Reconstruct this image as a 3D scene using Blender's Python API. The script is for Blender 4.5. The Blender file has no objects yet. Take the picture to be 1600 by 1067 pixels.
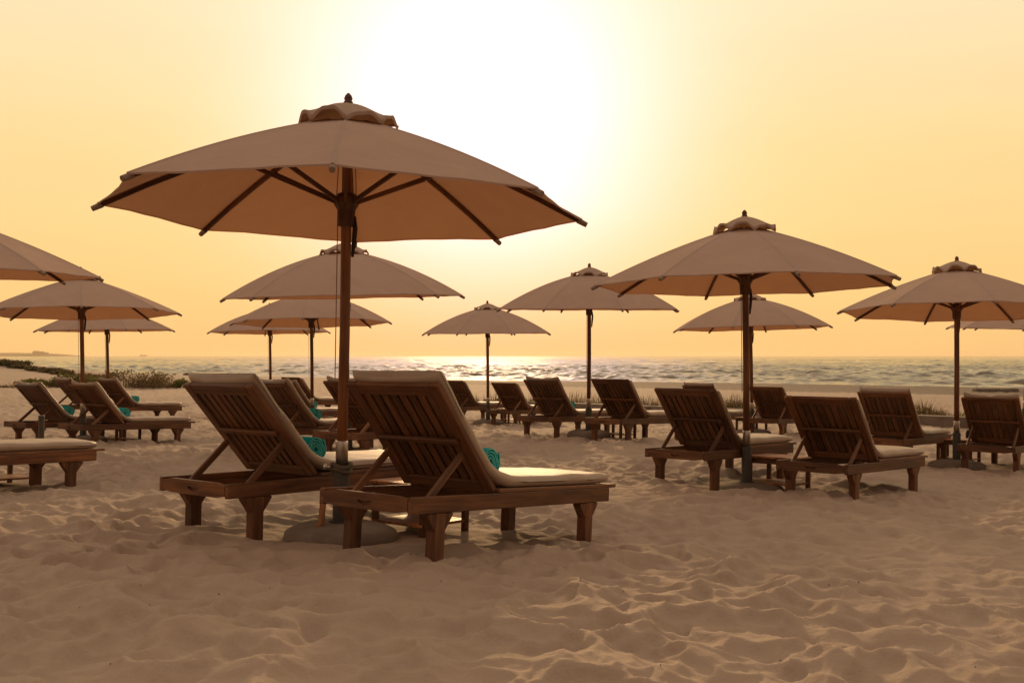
import bpy, bmesh, math, random
import numpy as np
from mathutils import Vector, Matrix

R = math.radians
scene = bpy.context.scene
col = scene.collection
random.seed(11)
EYE = 2.6                     # camera height above the sea

# ------------------------------------------------------------------ camera
cam_d = bpy.data.cameras.new("camera")
cam = bpy.data.objects.new("camera", cam_d)
col.objects.link(cam)
cam.location = (0, 0, EYE)
cam.rotation_euler = (R(90), 0, 0)
cam_d.sensor_width = 36
cam_d.lens = 36.0
cam_d.shift_y = 22.5 / 1600
cam_d.clip_start = 0.05
cam_d.clip_end = 40000
scene.camera = cam

# ------------------------------------------------------------------ sun and sky
SUN_EL, SUN_AZ = 12.2, -1.9   # degrees; azimuth measured to the right of the view
S = Vector((math.sin(R(SUN_AZ)) * math.cos(R(SUN_EL)), math.cos(R(SUN_AZ)) * math.cos(R(SUN_EL)), math.sin(R(SUN_EL))))
sun_d = bpy.data.lights.new("sun", 'SUN')
sun_d.energy = 2.5
sun_d.angle = R(3.0)
sun_d.color = (1.0, 0.62, 0.29)
sun = bpy.data.objects.new("sun", sun_d)
sun.rotation_euler = S.to_track_quat('Z', 'Y').to_euler()
sun.location = (0, 60, 30)
col.objects.link(sun)

world = bpy.data.worlds.new("World")
scene.world = world
world.use_nodes = True
nt = world.node_tree
nt.nodes.clear()


class NB:
    def __init__(s, nt):
        s.nt = nt

    def n(s, t, **kw):
        nd = s.nt.nodes.new(t)
        for k, v in kw.items():
            setattr(nd, k, v)
        return nd

    def _in(s, sock, v):
        if v is None:
            return
        if hasattr(v, 'is_linked') or isinstance(v, bpy.types.NodeSocket):
            s.nt.links.new(v, sock)
        else:
            sock.default_value = v

    def m(s, op, a, b=None, c=None):
        nd = s.n('ShaderNodeMath', operation=op)
        s._in(nd.inputs[0], a)
        s._in(nd.inputs[1], b)
        s._in(nd.inputs[2], c)
        return nd.outputs[0]

    def vm(s, op, a, b=None):
        nd = s.n('ShaderNodeVectorMath', operation=op)
        s._in(nd.inputs[0], a)
        s._in(nd.inputs[1], b)
        return nd

    def scale(s, colour, f):
        nd = s.n('ShaderNodeVectorMath', operation='SCALE')
        s._in(nd.inputs[0], colour)
        s._in(nd.inputs['Scale'], f)
        return nd.outputs[0]

    def mix(s, f, a, b):
        nd = s.n('ShaderNodeMix', data_type='RGBA')
        s._in(nd.inputs[0], f)
        for i, v in ((6, a), (7, b)):
            if isinstance(v, tuple) and len(v) == 3:
                v = v + (1,)
            s._in(nd.inputs[i], v)
        return nd.outputs[2]

    def ramp(s, f, stops, interp='LINEAR'):
        nd = s.n('ShaderNodeValToRGB')
        cr = nd.color_ramp
        cr.interpolation = interp
        while len(cr.elements) < len(stops):
            cr.elements.new(0.5)
        for e, (p, c) in zip(cr.elements, stops):
            e.position = p
            e.color = c + (1,) if len(c) == 3 else c
        s._in(nd.inputs[0], f)
        return nd.outputs[0]

    def noise(s, vec, scale, detail=3, rough=0.55, dist=0.0, out='Fac'):
        nd = s.n('ShaderNodeTexNoise')
        s._in(nd.inputs['Vector'], vec)
        nd.inputs['Scale'].default_value = scale
        nd.inputs['Detail'].default_value = detail
        nd.inputs['Roughness'].default_value = rough
        nd.inputs['Distortion'].default_value = dist
        return nd.outputs[out]

    def link(s, a, b):
        s.nt.links.new(a, b)


b = NB(nt)
tc = b.n('ShaderNodeTexCoord')
D = b.vm('NORMALIZE', tc.outputs['Generated']).outputs[0]
mu = b.m('MINIMUM', b.m('MAXIMUM', b.vm('DOT_PRODUCT', D, tuple(S)).outputs['Value'], -1.0), 1.0)
ang = b.m('MULTIPLY', b.m('ARCCOSINE', mu), 180 / math.pi)          # degrees from the sun
sep = b.n('ShaderNodeSeparateXYZ')
b.link(D, sep.inputs[0])
el = b.m('MAXIMUM', b.m('MULTIPLY', b.m('ARCSINE', sep.outputs[2]), 180 / math.pi), 0.0)
# hazy dusk sky: warm towards the sun, dim and mauve away from it
warm = b.ramp(b.m('DIVIDE', el, 90.0), [(0.0, (0.99, 0.575, 0.215)), (0.045, (1.0, 0.65, 0.25)), (0.12, (0.99, 0.715, 0.325)),
                                         (0.22, (0.98, 0.81, 0.52)), (0.5, (0.90, 0.71, 0.51)), (1.0, (0.79, 0.63, 0.48))])
cool = b.ramp(b.m('DIVIDE', el, 90.0), [(0.0, (0.20, 0.115, 0.070)), (0.15, (0.40, 0.245, 0.165)), (0.45, (0.62, 0.42, 0.315)), (1.0, (0.79, 0.63, 0.48))])
side = b.ramp(b.m('DIVIDE', ang, 180.0), [(0.0, (0, 0, 0)), (0.20, (0.0, 0.0, 0.0)), (0.62, (1, 1, 1)), (1.0, (1, 1, 1))], 'EASE')
base = b.mix(side, warm, cool)
# slow haze streaks
hz = b.noise(b.vm('MULTIPLY', D, (2.0, 2.0, 9.0)).outputs[0], 2.2, 4, 0.5)
base = b.scale(base, b.m('ADD', 0.955, b.m('MULTIPLY', hz, 0.09)))


def gauss(w):
    return b.m('EXPONENT', b.m('MULTIPLY', b.m('POWER', b.m('DIVIDE', ang, w), 2.0), -1.0))


low = b.ramp(b.m('DIVIDE', el, 20.0), [(0.0, (0.25, 0.25, 0.25)), (0.10, (0.45, 0.45, 0.45)), (0.42, (1, 1, 1)), (1.0, (1, 1, 1))])
fall = b.m('EXPONENT', b.m('MULTIPLY', b.m('POWER', b.m('DIVIDE', ang, 9.5), 2.3), -1.0))
g1 = b.scale((0.34, 0.44, 0.88), b.m('MULTIPLY', fall, low))
g2 = b.scale((0.22, 0.03, -0.01), gauss(15.0))
tot = b.vm('ADD', b.vm('ADD', base, g1).outputs[0], g2).outputs[0]
sky = b.n('ShaderNodeTexSky', sky_type='NISHITA')
sky.sun_disc = False
sky.sun_elevation = R(SUN_EL)
sky.sun_rotation = R(SUN_AZ)
sky.dust_density = 6.0
sky.air_density = 1.4
bg_sky = b.n('ShaderNodeBackground')
b.link(sky.outputs[0], bg_sky.inputs[0])
bg_sky.inputs[1].default_value = 0.0015
bg = b.n('ShaderNodeBackground')
b.link(tot, bg.inputs[0])
bg.inputs[1].default_value = 1.0
add = b.n('ShaderNodeAddShader')
b.link(bg.outputs[0], add.inputs[0])
b.link(bg_sky.outputs[0], add.inputs[1])
wo = b.n('ShaderNodeOutputWorld')
b.link(add.outputs[0], wo.inputs[0])
try:
    world.cycles.sampling_method = 'MANUAL'
    world.cycles.sample_map_resolution = 512
except Exception:
    pass

scene.view_settings.view_transform = 'Standard'
scene.view_settings.look = 'None'
scene.view_settings.exposure = 0.0
scene.view_settings.gamma = 1.0
scene.view_settings.use_curve_mapping = False
scene.cycles.use_denoising = True
scene.cycles.sample_clamp_indirect = 4.0
scene.cycles.sample_clamp_direct = 1.4
scene.cycles.max_bounces = 7
scene.cycles.volume_bounces = 0

# ------------------------------------------------------------------ materials


def material(name):
    m = bpy.data.materials.new(name)
    m.use_nodes = True
    m.node_tree.nodes.clear()
    nb = NB(m.node_tree)
    out = nb.n('ShaderNodeOutputMaterial')
    return m, nb, out


def principled(nb, out, colour, rough=0.6, spec=0.5, bump=None, bump_d=0.01, bump_s=1.0, metal=0.0, sheen=0.0):
    p = nb.n('ShaderNodeBsdfPrincipled')
    if isinstance(colour, tuple):
        colour = colour + (1,) if len(colour) == 3 else colour
    nb._in(p.inputs['Base Color'], colour)
    nb._in(p.inputs['Roughness'], rough)
    p.inputs['Specular IOR Level'].default_value = spec
    p.inputs['Metallic'].default_value = metal
    if sheen:
        p.inputs['Sheen Weight'].default_value = sheen
    if bump is not None:
        bp = nb.n('ShaderNodeBump')
        bp.inputs['Distance'].default_value = bump_d
        bp.inputs['Strength'].default_value = bump_s
        nb.link(bump, bp.inputs['Height'])
        nb.link(bp.outputs[0], p.inputs['Normal'])
    nb.link(p.outputs[0], out.inputs[0])
    return p


def wood(name, dark, light, rough=0.55):
    m, nb, out = material(name)
    at = nb.n('ShaderNodeAttribute', attribute_name='grain')
    oi = nb.n('ShaderNodeObjectInfo')
    off = nb.scale((7.3, 3.1, 5.7), nb.m('MULTIPLY', oi.outputs['Random'], 11.0))
    v = nb.vm('ADD', at.outputs['Vector'], off).outputs[0]
    g = nb.noise(nb.vm('MULTIPLY', v, (2.2, 42.0, 42.0)).outputs[0], 1.0, 4, 0.6, 0.4)
    g2 = nb.noise(nb.vm('MULTIPLY', v, (1.2, 5.0, 5.0)).outputs[0], 1.6, 3, 0.6)
    c = nb.mix(nb.ramp(g, [(0.3, (0, 0, 0)), (0.72, (1, 1, 1))]), dark, light)
    wear = nb.ramp(g2, [(0.35, (0.55, 0.52, 0.5)), (0.7, (1.25, 1.2, 1.15))])
    mul = nb.n('ShaderNodeMix', data_type='RGBA', blend_type='MULTIPLY')
    mul.inputs[0].default_value = 1.0
    nb.link(c, mul.inputs[6])
    nb.link(wear, mul.inputs[7])
    c2 = nb.scale(mul.outputs[2], nb.m('ADD', 0.72, nb.m('MULTIPLY', oi.outputs['Random'], 0.56)))
    principled(nb, out, c2, nb.m('ADD', rough - 0.12, nb.m('MULTIPLY', g2, 0.3)), 0.4, g, 0.0015, 0.7)
    return m


M = {}
M['teak'] = wood('weathered_teak', (0.080, 0.029, 0.010), (0.205, 0.090, 0.036))
M['teak_grey'] = wood('sunbleached_teak', (0.115, 0.050, 0.022), (0.235, 0.115, 0.052))
M['table_teak'] = wood('table_teak', (0.24, 0.095, 0.034), (0.46, 0.205, 0.075), 0.52)  # table tops and shelves: orange sunlight put into the base colour
M['pole_shaft'] = wood('pole_shaft', (0.150, 0.058, 0.020), (0.270, 0.115, 0.044), 0.5)
M['pole_wood'] = wood('pole_wood', (0.085, 0.029, 0.009), (0.165, 0.063, 0.022), 0.5)

# cushion cloth
m, nb, out = material('cushion_cloth')
tcn = nb.n('ShaderNodeTexCoord')
wv = nb.noise(tcn.outputs['Object'], 380, 2, 0.6)
bl = nb.noise(tcn.outputs['Object'], 5.0, 4, 0.6)
wr = nb.noise(nb.vm('MULTIPLY', tcn.outputs['Object'], (3.0, 9.0, 5.0)).outputs[0], 1.6, 4, 0.6, 0.8)
cc = nb.mix(bl, (0.31, 0.225, 0.158), (0.40, 0.300, 0.215))
hh = nb.m('ADD', nb.m('MULTIPLY', wv, 0.12), wr)
principled(nb, out, cc, 0.48, 0.55, hh, 0.010, 0.5, sheen=0.1)
M['cushion'] = m

# canopy canvas: lets light through
m, nb, out = material('canopy_canvas')
tcn = nb.n('ShaderNodeTexCoord')
oi = nb.n('ShaderNodeObjectInfo')
wv = nb.noise(tcn.outputs['Object'], 260, 2, 0.6)
bl = nb.noise(nb.vm('ADD', tcn.outputs['Object'], nb.scale((9., 4., 6.), oi.outputs['Random'])).outputs[0], 2.1, 5, 0.62, 0.6)
fo = nb.noise(tcn.outputs['Object'], 3.5, 3, 0.5, 1.2)
cc = nb.mix(bl, (0.50, 0.372, 0.300), (0.64, 0.485, 0.395))
bp = nb.n('ShaderNodeBump')
bp.inputs['Distance'].default_value = 0.02
bp.inputs['Strength'].default_value = 0.6
nb.link(nb.m('ADD', nb.m('MULTIPLY', wv, 0.05), fo), bp.inputs['Height'])
df = nb.n('ShaderNodeBsdfDiffuse')
nb.link(cc, df.inputs[0])
nb.link(bp.outputs[0], df.inputs['Normal'])
tr = nb.n('ShaderNodeBsdfTranslucent')
nb.link(nb.mix(bl, (0.27, 0.108, 0.040), (0.34, 0.140, 0.053)), tr.inputs[0])
nb.link(bp.outputs[0], tr.inputs['Normal'])
ad = nb.n('ShaderNodeMixShader')
ad.inputs[0].default_value = 0.36
nb.link(df.outputs[0], ad.inputs[1])
nb.link(tr.outputs[0], ad.inputs[2])
nb.link(ad.outputs[0], out.inputs[0])
M['canvas'] = m

# doubled canvas of the vent cap
m, nb, out = material('cap_canvas')
tcn = nb.n('ShaderNodeTexCoord')
oi = nb.n('ShaderNodeObjectInfo')
wv = nb.noise(tcn.outputs['Object'], 260, 2, 0.6)
bl = nb.noise(nb.vm('ADD', tcn.outputs['Object'], nb.scale((9., 4., 6.), oi.outputs['Random'])).outputs[0], 2.1, 5, 0.62, 0.6)
fo = nb.noise(tcn.outputs['Object'], 3.5, 3, 0.5, 1.2)
cc = nb.mix(bl, (0.36, 0.265, 0.205), (0.48, 0.36, 0.285))
bp = nb.n('ShaderNodeBump')
bp.inputs['Distance'].default_value = 0.02
bp.inputs['Strength'].default_value = 0.6
nb.link(nb.m('ADD', nb.m('MULTIPLY', wv, 0.05), fo), bp.inputs['Height'])
df = nb.n('ShaderNodeBsdfDiffuse')
nb.link(cc, df.inputs[0])
nb.link(bp.outputs[0], df.inputs['Normal'])
tr = nb.n('ShaderNodeBsdfTranslucent')
nb.link(nb.mix(bl, (0.27, 0.108, 0.040), (0.34, 0.140, 0.053)), tr.inputs[0])
nb.link(bp.outputs[0], tr.inputs['Normal'])
ad = nb.n('ShaderNodeMixShader')
ad.inputs[0].default_value = 0.12
nb.link(df.outputs[0], ad.inputs[1])
nb.link(tr.outputs[0], ad.inputs[2])
nb.link(ad.outputs[0], out.inputs[0])
M['cap_canvas'] = m

# sand
m, nb, out = material('dry_sand')
geo = nb.n('ShaderNodeNewGeometry')
P = geo.outputs['Position']
n1 = nb.noise(P, 0.55, 5, 0.6)
n2 = nb.noise(P, 9.0, 4, 0.6)
n3 = nb.noise(P, 420.0, 2, 0.7)
c = nb.mix(nb.ramp(n1, [(0.3, (0, 0, 0)), (0.7, (1, 1, 1))]), (0.310, 0.236, 0.178), (0.385, 0.297, 0.224))
c = nb.mix(nb.ramp(n2, [(0.35, (0, 0, 0)), (0.75, (1, 1, 1))]), c, (0.352, 0.270, 0.205))
sp = nb.ramp(n3, [(0.25, (0.72, 0.70, 0.68)), (0.5, (1, 1, 1)), (0.8, (1.22, 1.2, 1.18))])
mul = nb.n('ShaderNodeMix', data_type='RGBA', blend_type='MULTIPLY')
mul.inputs[0].default_value = 0.8
nb.link(c, mul.inputs[6])
nb.link(sp, mul.inputs[7])
# the strip next to the water is wet and darker
sxyz = nb.n('ShaderNodeSeparateXYZ')
nb.link(P, sxyz.inputs[0])
wet = nb.ramp(nb.m('ADD', sxyz.outputs[2], nb.m('MULTIPLY', n1, 0.12)), [(0.0, (1, 1, 1)), (0.16, (1, 1, 1)), (0.26, (0, 0, 0))])
c = nb.mix(nb.m('MULTIPLY', wet, 0.45), mul.outputs[2], (0.12, 0.08, 0.055))
sv = nb.vm('DOT_PRODUCT', P, (0.6, 0.8, 0.0)).outputs['Value']  # mask of a darker, greyer band on the far right-hand sand
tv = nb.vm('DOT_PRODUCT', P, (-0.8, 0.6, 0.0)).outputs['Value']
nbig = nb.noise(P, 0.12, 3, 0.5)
far_band = nb.m('MULTIPLY', nb.ramp(nb.m('DIVIDE', nb.m('ADD', sv, nb.m('MULTIPLY', nbig, 6.0)), 100.0), [(0.0, (0, 0, 0)), (0.555, (0, 0, 0)), (0.575, (1, 1, 1)), (1.0, (1, 1, 1))]),
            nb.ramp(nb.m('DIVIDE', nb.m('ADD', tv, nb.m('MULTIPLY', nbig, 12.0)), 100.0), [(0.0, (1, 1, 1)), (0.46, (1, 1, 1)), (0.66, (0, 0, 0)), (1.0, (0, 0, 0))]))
c = nb.mix(nb.m('MULTIPLY', far_band, 0.85), c, (0.125, 0.096, 0.074))
lump = nb.noise(P, 26.0, 4, 0.6)
hsum = nb.m('ADD', nb.m('MULTIPLY', lump, 1.0), nb.m('MULTIPLY', n3, 0.10))
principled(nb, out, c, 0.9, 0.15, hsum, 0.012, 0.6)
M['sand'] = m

# sea
m, nb, out = material('sea_water')
geo = nb.n('ShaderNodeNewGeometry')
P = geo.outputs['Position']
w1 = nb.noise(nb.vm('MULTIPLY', P, (0.55, 1.0, 0.0)).outputs[0], 0.9, 5, 0.6, 0.3)
w2 = nb.noise(nb.vm('MULTIPLY', P, (0.5, 1.0, 0.0)).outputs[0], 0.16, 3, 0.55, 0.2)
hsum = nb.m('ADD', w1, nb.m('MULTIPLY', w2, 2.0))
gust = nb.noise(nb.vm('MULTIPLY', P, (0.035, 0.022, 0.0)).outputs[0], 1.0, 5, 0.65, 0.5)
gr_ = nb.ramp(gust, [(0.36, (0.05, 0.05, 0.05)), (0.64, (0.30, 0.30, 0.30))])
principled(nb, out, (0.100, 0.068, 0.028), gr_, 0.42, hsum, 0.12, 0.5)
M['sea'] = m


def simple(name, c1, c2, scale=8, rough=0.8, spec=0.3, bd=0.006, metal=0.0):
    m, nb, out = material(name)
    t = nb.n('ShaderNodeTexCoord')
    n = nb.noise(t.outputs['Object'], scale, 5, 0.62)
    n_f = nb.noise(t.outputs['Object'], scale * 14, 3, 0.6)
    c = nb.mix(nb.ramp(n, [(0.3, (0, 0, 0)), (0.7, (1, 1, 1))]), c1, c2)
    principled(nb, out, c, rough, spec, nb.m('ADD', n, nb.m('MULTIPLY', n_f, 0.35)), bd, 0.6, metal=metal)
    return m


M['stone'] = simple('base_concrete', (0.160, 0.128, 0.102), (0.235, 0.192, 0.152), 6, 0.9, 0.2)
M['tube'] = simple('painted_tube', (0.050, 0.048, 0.038), (0.080, 0.074, 0.060), 9, 0.5, 0.4, 0.001)
M['steel'] = simple('brushed_steel', (0.46, 0.42, 0.38), (0.62, 0.58, 0.53), 14, 0.28, 0.5, 0.0006, 0.9)
M['cord'] = simple('cord', (0.22, 0.15, 0.11), (0.34, 0.24, 0.18), 30, 0.8, 0.2, 0.001)
M['dark'] = simple('dark_strap', (0.025, 0.014, 0.010), (0.045, 0.026, 0.018), 20, 0.7, 0.3, 0.001)
M['cloth_tie'] = simple('cloth_tie', (0.085, 0.066, 0.050), (0.14, 0.11, 0.085), 22, 0.85, 0.2, 0.004)
M['cap_grey'] = simple('rib_pocket', (0.19, 0.135, 0.10), (0.26, 0.19, 0.145), 30, 0.8, 0.3, 0.001)
M['towel'] = simple('towel_terry', (0.004, 0.27, 0.30), (0.012, 0.48, 0.49), 60, 0.95, 0.1, 0.010)
M['towel_light'] = simple('towel_lining', (0.08, 0.50, 0.48), (0.16, 0.62, 0.58), 60, 0.95, 0.1, 0.010)
M['kerb'] = simple('kerb_concrete', (0.17, 0.135, 0.11), (0.25, 0.20, 0.165), 3, 0.9, 0.2)
M['rock'] = simple('shore_rock', (0.06, 0.045, 0.035), (0.11, 0.085, 0.065), 2.5, 0.85, 0.3, 0.03)
M['land'] = simple('headland_rock', (0.10, 0.075, 0.055), (0.16, 0.12, 0.085), 0.02, 0.95, 0.1, 1.0)
M['wrack'] = simple('dry_wrack', (0.05, 0.032, 0.022), (0.11, 0.07, 0.045), 30, 0.9, 0.2)
M['pale_wood'] = simple('bleached_stick', (0.42, 0.34, 0.26), (0.55, 0.45, 0.36), 12, 0.8, 0.2)


def leafmat(name, c1, c2):
    m, nb, out = material(name)
    oi = nb.n('ShaderNodeObjectInfo')
    at = nb.n('ShaderNodeAttribute', attribute_name='tint')
    c = nb.mix(at.outputs['Fac'], c1, c2)
    d = nb.n('ShaderNodeBsdfDiffuse')
    t = nb.n('ShaderNodeBsdfTranslucent')
    nb.link(c, d.inputs[0])
    nb.link(c, t.inputs[0])
    x = nb.n('ShaderNodeMixShader')
    x.inputs[0].default_value = 0.35
    nb.link(d.outputs[0], x.inputs[1])
    nb.link(t.outputs[0], x.inputs[2])
    nb.link(x.outputs[0], out.inputs[0])
    return m


M['leaf_green'] = leafmat('leaf_green', (0.085, 0.095, 0.020), (0.200, 0.205, 0.050))
M['leaf_olive'] = leafmat('leaf_olive', (0.120, 0.085, 0.038), (0.240, 0.175, 0.085))
M['grass_dry'] = leafmat('grass_dry', (0.110, 0.072, 0.036), (0.260, 0.180, 0.100))
M['leaf_dark'] = leafmat('leaf_dark', (0.090, 0.074, 0.038), (0.190, 0.150, 0.078))

m, nb, out = material('clear_glass')
g = nb.n('ShaderNodeBsdfPrincipled')
g.inputs['Base Color'].default_value = (0.9, 0.88, 0.84, 1)
g.inputs['Roughness'].default_value = 0.12
g.inputs['Transmission Weight'].default_value = 0.6
nb.link(g.outputs[0], out.inputs[0])
M['glass'] = m

# ------------------------------------------------------------------ mesh helpers


class MB:
    """collects boxes, bars, tubes, lathes into one mesh"""

    def __init__(s):
        s.v, s.f, s.g, s.mi = [], [], [], []
        s.cur = 0

    def _add(s, vs, fs, grain):
        o = len(s.v)
        s.v += [tuple(v) for v in vs]
        s.f += [tuple(i + o for i in f) for f in fs]
        s.g += [tuple(v) for v in grain]
        s.mi += [s.cur] * len(fs)

    def box(s, c, size, rot=None, taper=1.0):
        hx, hy, hz = (k / 2 for k in size)
        vs = [(-hx, -hy, -hz), (hx, -hy, -hz), (hx, hy, -hz), (-hx, hy, -hz), (-hx, -hy, hz), (hx, -hy, hz), (hx, hy, hz), (-hx, hy, hz)]
        fs = [(3, 2, 1, 0), (4, 5, 6, 7), (0, 1, 5, 4), (1, 2, 6, 5), (2, 3, 7, 6), (3, 0, 4, 7)]
        ax = int(np.argmax(size))
        o = [random.uniform(0, 9) for _ in range(3)]
        gr = [(v[ax] + o[0], v[(ax + 1) % 3] + o[1], v[(ax + 2) % 3] + o[2]) for v in vs]
        out = []
        for v in vs:
            p = Vector(v)
            if rot is not None:
                p = rot @ p
            out.append(p + Vector(c))
        s._add(out, fs, gr)

    def bar(s, p0, p1, w, h, up=(0, 0, 1)):
        """box from p0 to p1, w across, h along up"""
        p0, p1 = Vector(p0), Vector(p1)
        d = p1 - p0
        x = d.normalized()
        y = Vector(up).cross(x)
        if y.length < 1e-5:
            y = Vector((0, 1, 0)).cross(x)
        y.normalize()
        z = x.cross(y)
        s.box((p0 + p1) / 2, (d.length, w, h), Matrix((x, y, z)).transposed())

    def prism(s, poly, y0, y1):
        """polygon in the xz plane pushed from y0 to y1"""
        n = len(poly)
        vs = [(x, y0, z) for x, z in poly] + [(x, y1, z) for x, z in poly]
        fs = [tuple(range(n)), tuple(range(2 * n - 1, n - 1, -1))]
        fs += [((i + 1) % n, i, n + i, n + (i + 1) % n) for i in range(n)]
        o = random.uniform(0, 9)
        s._add(vs, fs, [(z + o, x, y) for x, y, z in vs])

    def tube(s, pts, rad, n=12, cap=True):
        pts = [Vector(p) for p in pts]
        if not hasattr(rad, '__len__'):
            rad = [rad] * len(pts)
        vs, fs, gr = [], [], []
        o = random.uniform(0, 9)
        L = 0
        for i, p in enumerate(pts):
            d = (pts[min(i + 1, len(pts) - 1)] - pts[max(i - 1, 0)]).normalized()
            a = d.orthogonal().normalized() if i == 0 else (a - d * a.dot(d)).normalized()
            c = d.cross(a)
            if i:
                L += (p - pts[i - 1]).length
            for k in range(n):
                t = 2 * math.pi * k / n
                vs.append(p + (a * math.cos(t) + c * math.sin(t)) * rad[i])
                gr.append((L + o, math.cos(t) * rad[i], math.sin(t) * rad[i]))
        for i in range(len(pts) - 1):
            for k in range(n):
                k2 = (k + 1) % n
                fs.append((i * n + k, i * n + k2, (i + 1) * n + k2, (i + 1) * n + k))
        if cap:
            fs.append(tuple(range(n - 1, -1, -1)))
            fs.append(tuple((len(pts) - 1) * n + k for k in range(n)))
        s._add(vs, fs, gr)

    def lathe(s, prof, n=24, c=(0, 0, 0), wob=0.0):
        vs, fs, gr = [], [], []
        for i, (r, z) in enumerate(prof):
            for k in range(n):
                t = 2 * math.pi * k / n
                rr = r * (1 + wob * math.sin(3 * t + i) * 0.5 + wob * math.sin(5 * t + 2))
                vs.append((c[0] + rr * math.cos(t), c[1] + rr * math.sin(t), c[2] + z))
                gr.append((z, r * math.cos(t), r * math.sin(t)))
        for i in range(len(prof) - 1):
            for k in range(n):
                k2 = (k + 1) % n
                fs.append((i * n + k, i * n + k2, (i + 1) * n + k2, (i + 1) * n + k))
        fs.append(tuple(range(n - 1, -1, -1)))
        fs.append(tuple((len(prof) - 1) * n + k for k in range(n)))
        s._add(vs, fs, gr)

    def build(s, name, mat, parent=None, bevel=0.0, smooth=False, seg=1):
        me = bpy.data.meshes.new(name)
        me.from_pydata(s.v, [], s.f)
        at = me.attributes.new('grain', 'FLOAT_VECTOR', 'POINT')
        at.data.foreach_set('vector', [c for v in s.g for c in v])
        if bevel:
            bm = bmesh.new()
            bm.from_mesh(me)
            bmesh.ops.recalc_face_normals(bm, faces=bm.faces)
            bmesh.ops.bevel(bm, geom=list(bm.edges), offset=bevel, segments=seg, affect='EDGES', clamp_overlap=True)
            bm.to_mesh(me)
            bm.free()
        mats = mat if isinstance(mat, list) else [mat]
        for k in mats:
            me.materials.append(k)
        if len(mats) > 1 and not bevel:
            me.polygons.foreach_set('material_index', s.mi)
        if smooth:
            me.polygons.foreach_set('use_smooth', [True] * len(me.polygons))
        me.update()
        return link(name, me, parent)


def link(name, me, parent=None):
    o = bpy.data.objects.new(name, me)
    col.objects.link(o)
    if parent is not None:
        o.parent = parent
    return o


def tag(o, label, cat, group=None):
    o['label'] = label
    o['category'] = cat
    if group:
        o['group'] = group
    return o


def thing(name, label, cat, loc=(0, 0, 0), rz=0.0, group=None):
    o = bpy.data.objects.new(name, None)
    col.objects.link(o)
    o.location = loc
    o.rotation_euler = (0, 0, rz)
    o.empty_display_size = 0.2
    return tag(o, label, cat, group)


def copy_tree(o, parent=None):
    c = o.copy()
    col.objects.link(c)
    c.parent = parent
    for ch in list(o.children):
        copy_tree(ch, c)
    return c


def pymesh(name, v, f, mat, parent=None, smooth=False, tint=None):
    me = bpy.data.meshes.new(name)
    if isinstance(v, np.ndarray):
        me.vertices.add(len(v))
        me.vertices.foreach_set('co', np.ascontiguousarray(v, dtype=np.float32).ravel())
        f = np.asarray(f, dtype=np.int32)
        k = f.shape[1]
        me.loops.add(f.size)
        me.loops.foreach_set('vertex_index', f.ravel())
        me.polygons.add(len(f))
        me.polygons.foreach_set('loop_start', np.arange(0, f.size, k, dtype=np.int32))
        me.polygons.foreach_set('loop_total', np.full(len(f), k, dtype=np.int32))
        me.update(calc_edges=True)
    else:
        me.from_pydata(v, [], f)
    for k in (mat if isinstance(mat, list) else [mat]):
        me.materials.append(k)
    if smooth:
        me.polygons.foreach_set('use_smooth', np.ones(len(me.polygons), dtype=bool))
    if tint is not None:
        at = me.attributes.new('tint', 'FLOAT', 'POINT')
        at.data.foreach_set('value', np.asarray(tint, dtype=np.float32))
    me.validate()
    me.update()
    return link(name, me, parent)


# ------------------------------------------------------------------ numpy noise
rng = np.random.default_rng(5)
_perm = rng.permutation(512)
_perm = np.concatenate([_perm, _perm, _perm])
_ga = rng.uniform(0, 2 * np.pi, 512)
_gx, _gy = np.cos(_ga), np.sin(_ga)
_jx, _jy = rng.uniform(0.08, 0.92, 512), rng.uniform(0.08, 0.92, 512)


def _h(i, j):
    return _perm[_perm[i & 511] + (j & 511)]


def perlin(x, y):
    i = np.floor(x).astype(np.int64)
    j = np.floor(y).astype(np.int64)
    fx, fy = x - i, y - j
    u = fx * fx * fx * (fx * (fx * 6 - 15) + 10)
    v = fy * fy * fy * (fy * (fy * 6 - 15) + 10)

    def d(a, c):
        h = _h(i + a, j + c)
        return _gx[h] * (fx - a) + _gy[h] * (fy - c)
    return (d(0, 0) * (1 - u) + d(1, 0) * u) * (1 - v) + (d(0, 1) * (1 - u) + d(1, 1) * u) * v


def worley(x, y):
    i = np.floor(x).astype(np.int64)
    j = np.floor(y).astype(np.int64)
    f1 = np.full(x.shape, 9.0)
    f2 = np.full(x.shape, 9.0)
    for a in (-1, 0, 1):
        for c in (-1, 0, 1):
            h = _h(i + a, j + c)
            d = np.hypot(i + a + _jx[h] - x, j + c + _jy[h] - y)
            f2 = np.minimum(f2, np.maximum(f1, d))
            f1 = np.minimum(f1, d)
    return f1, f2


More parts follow.
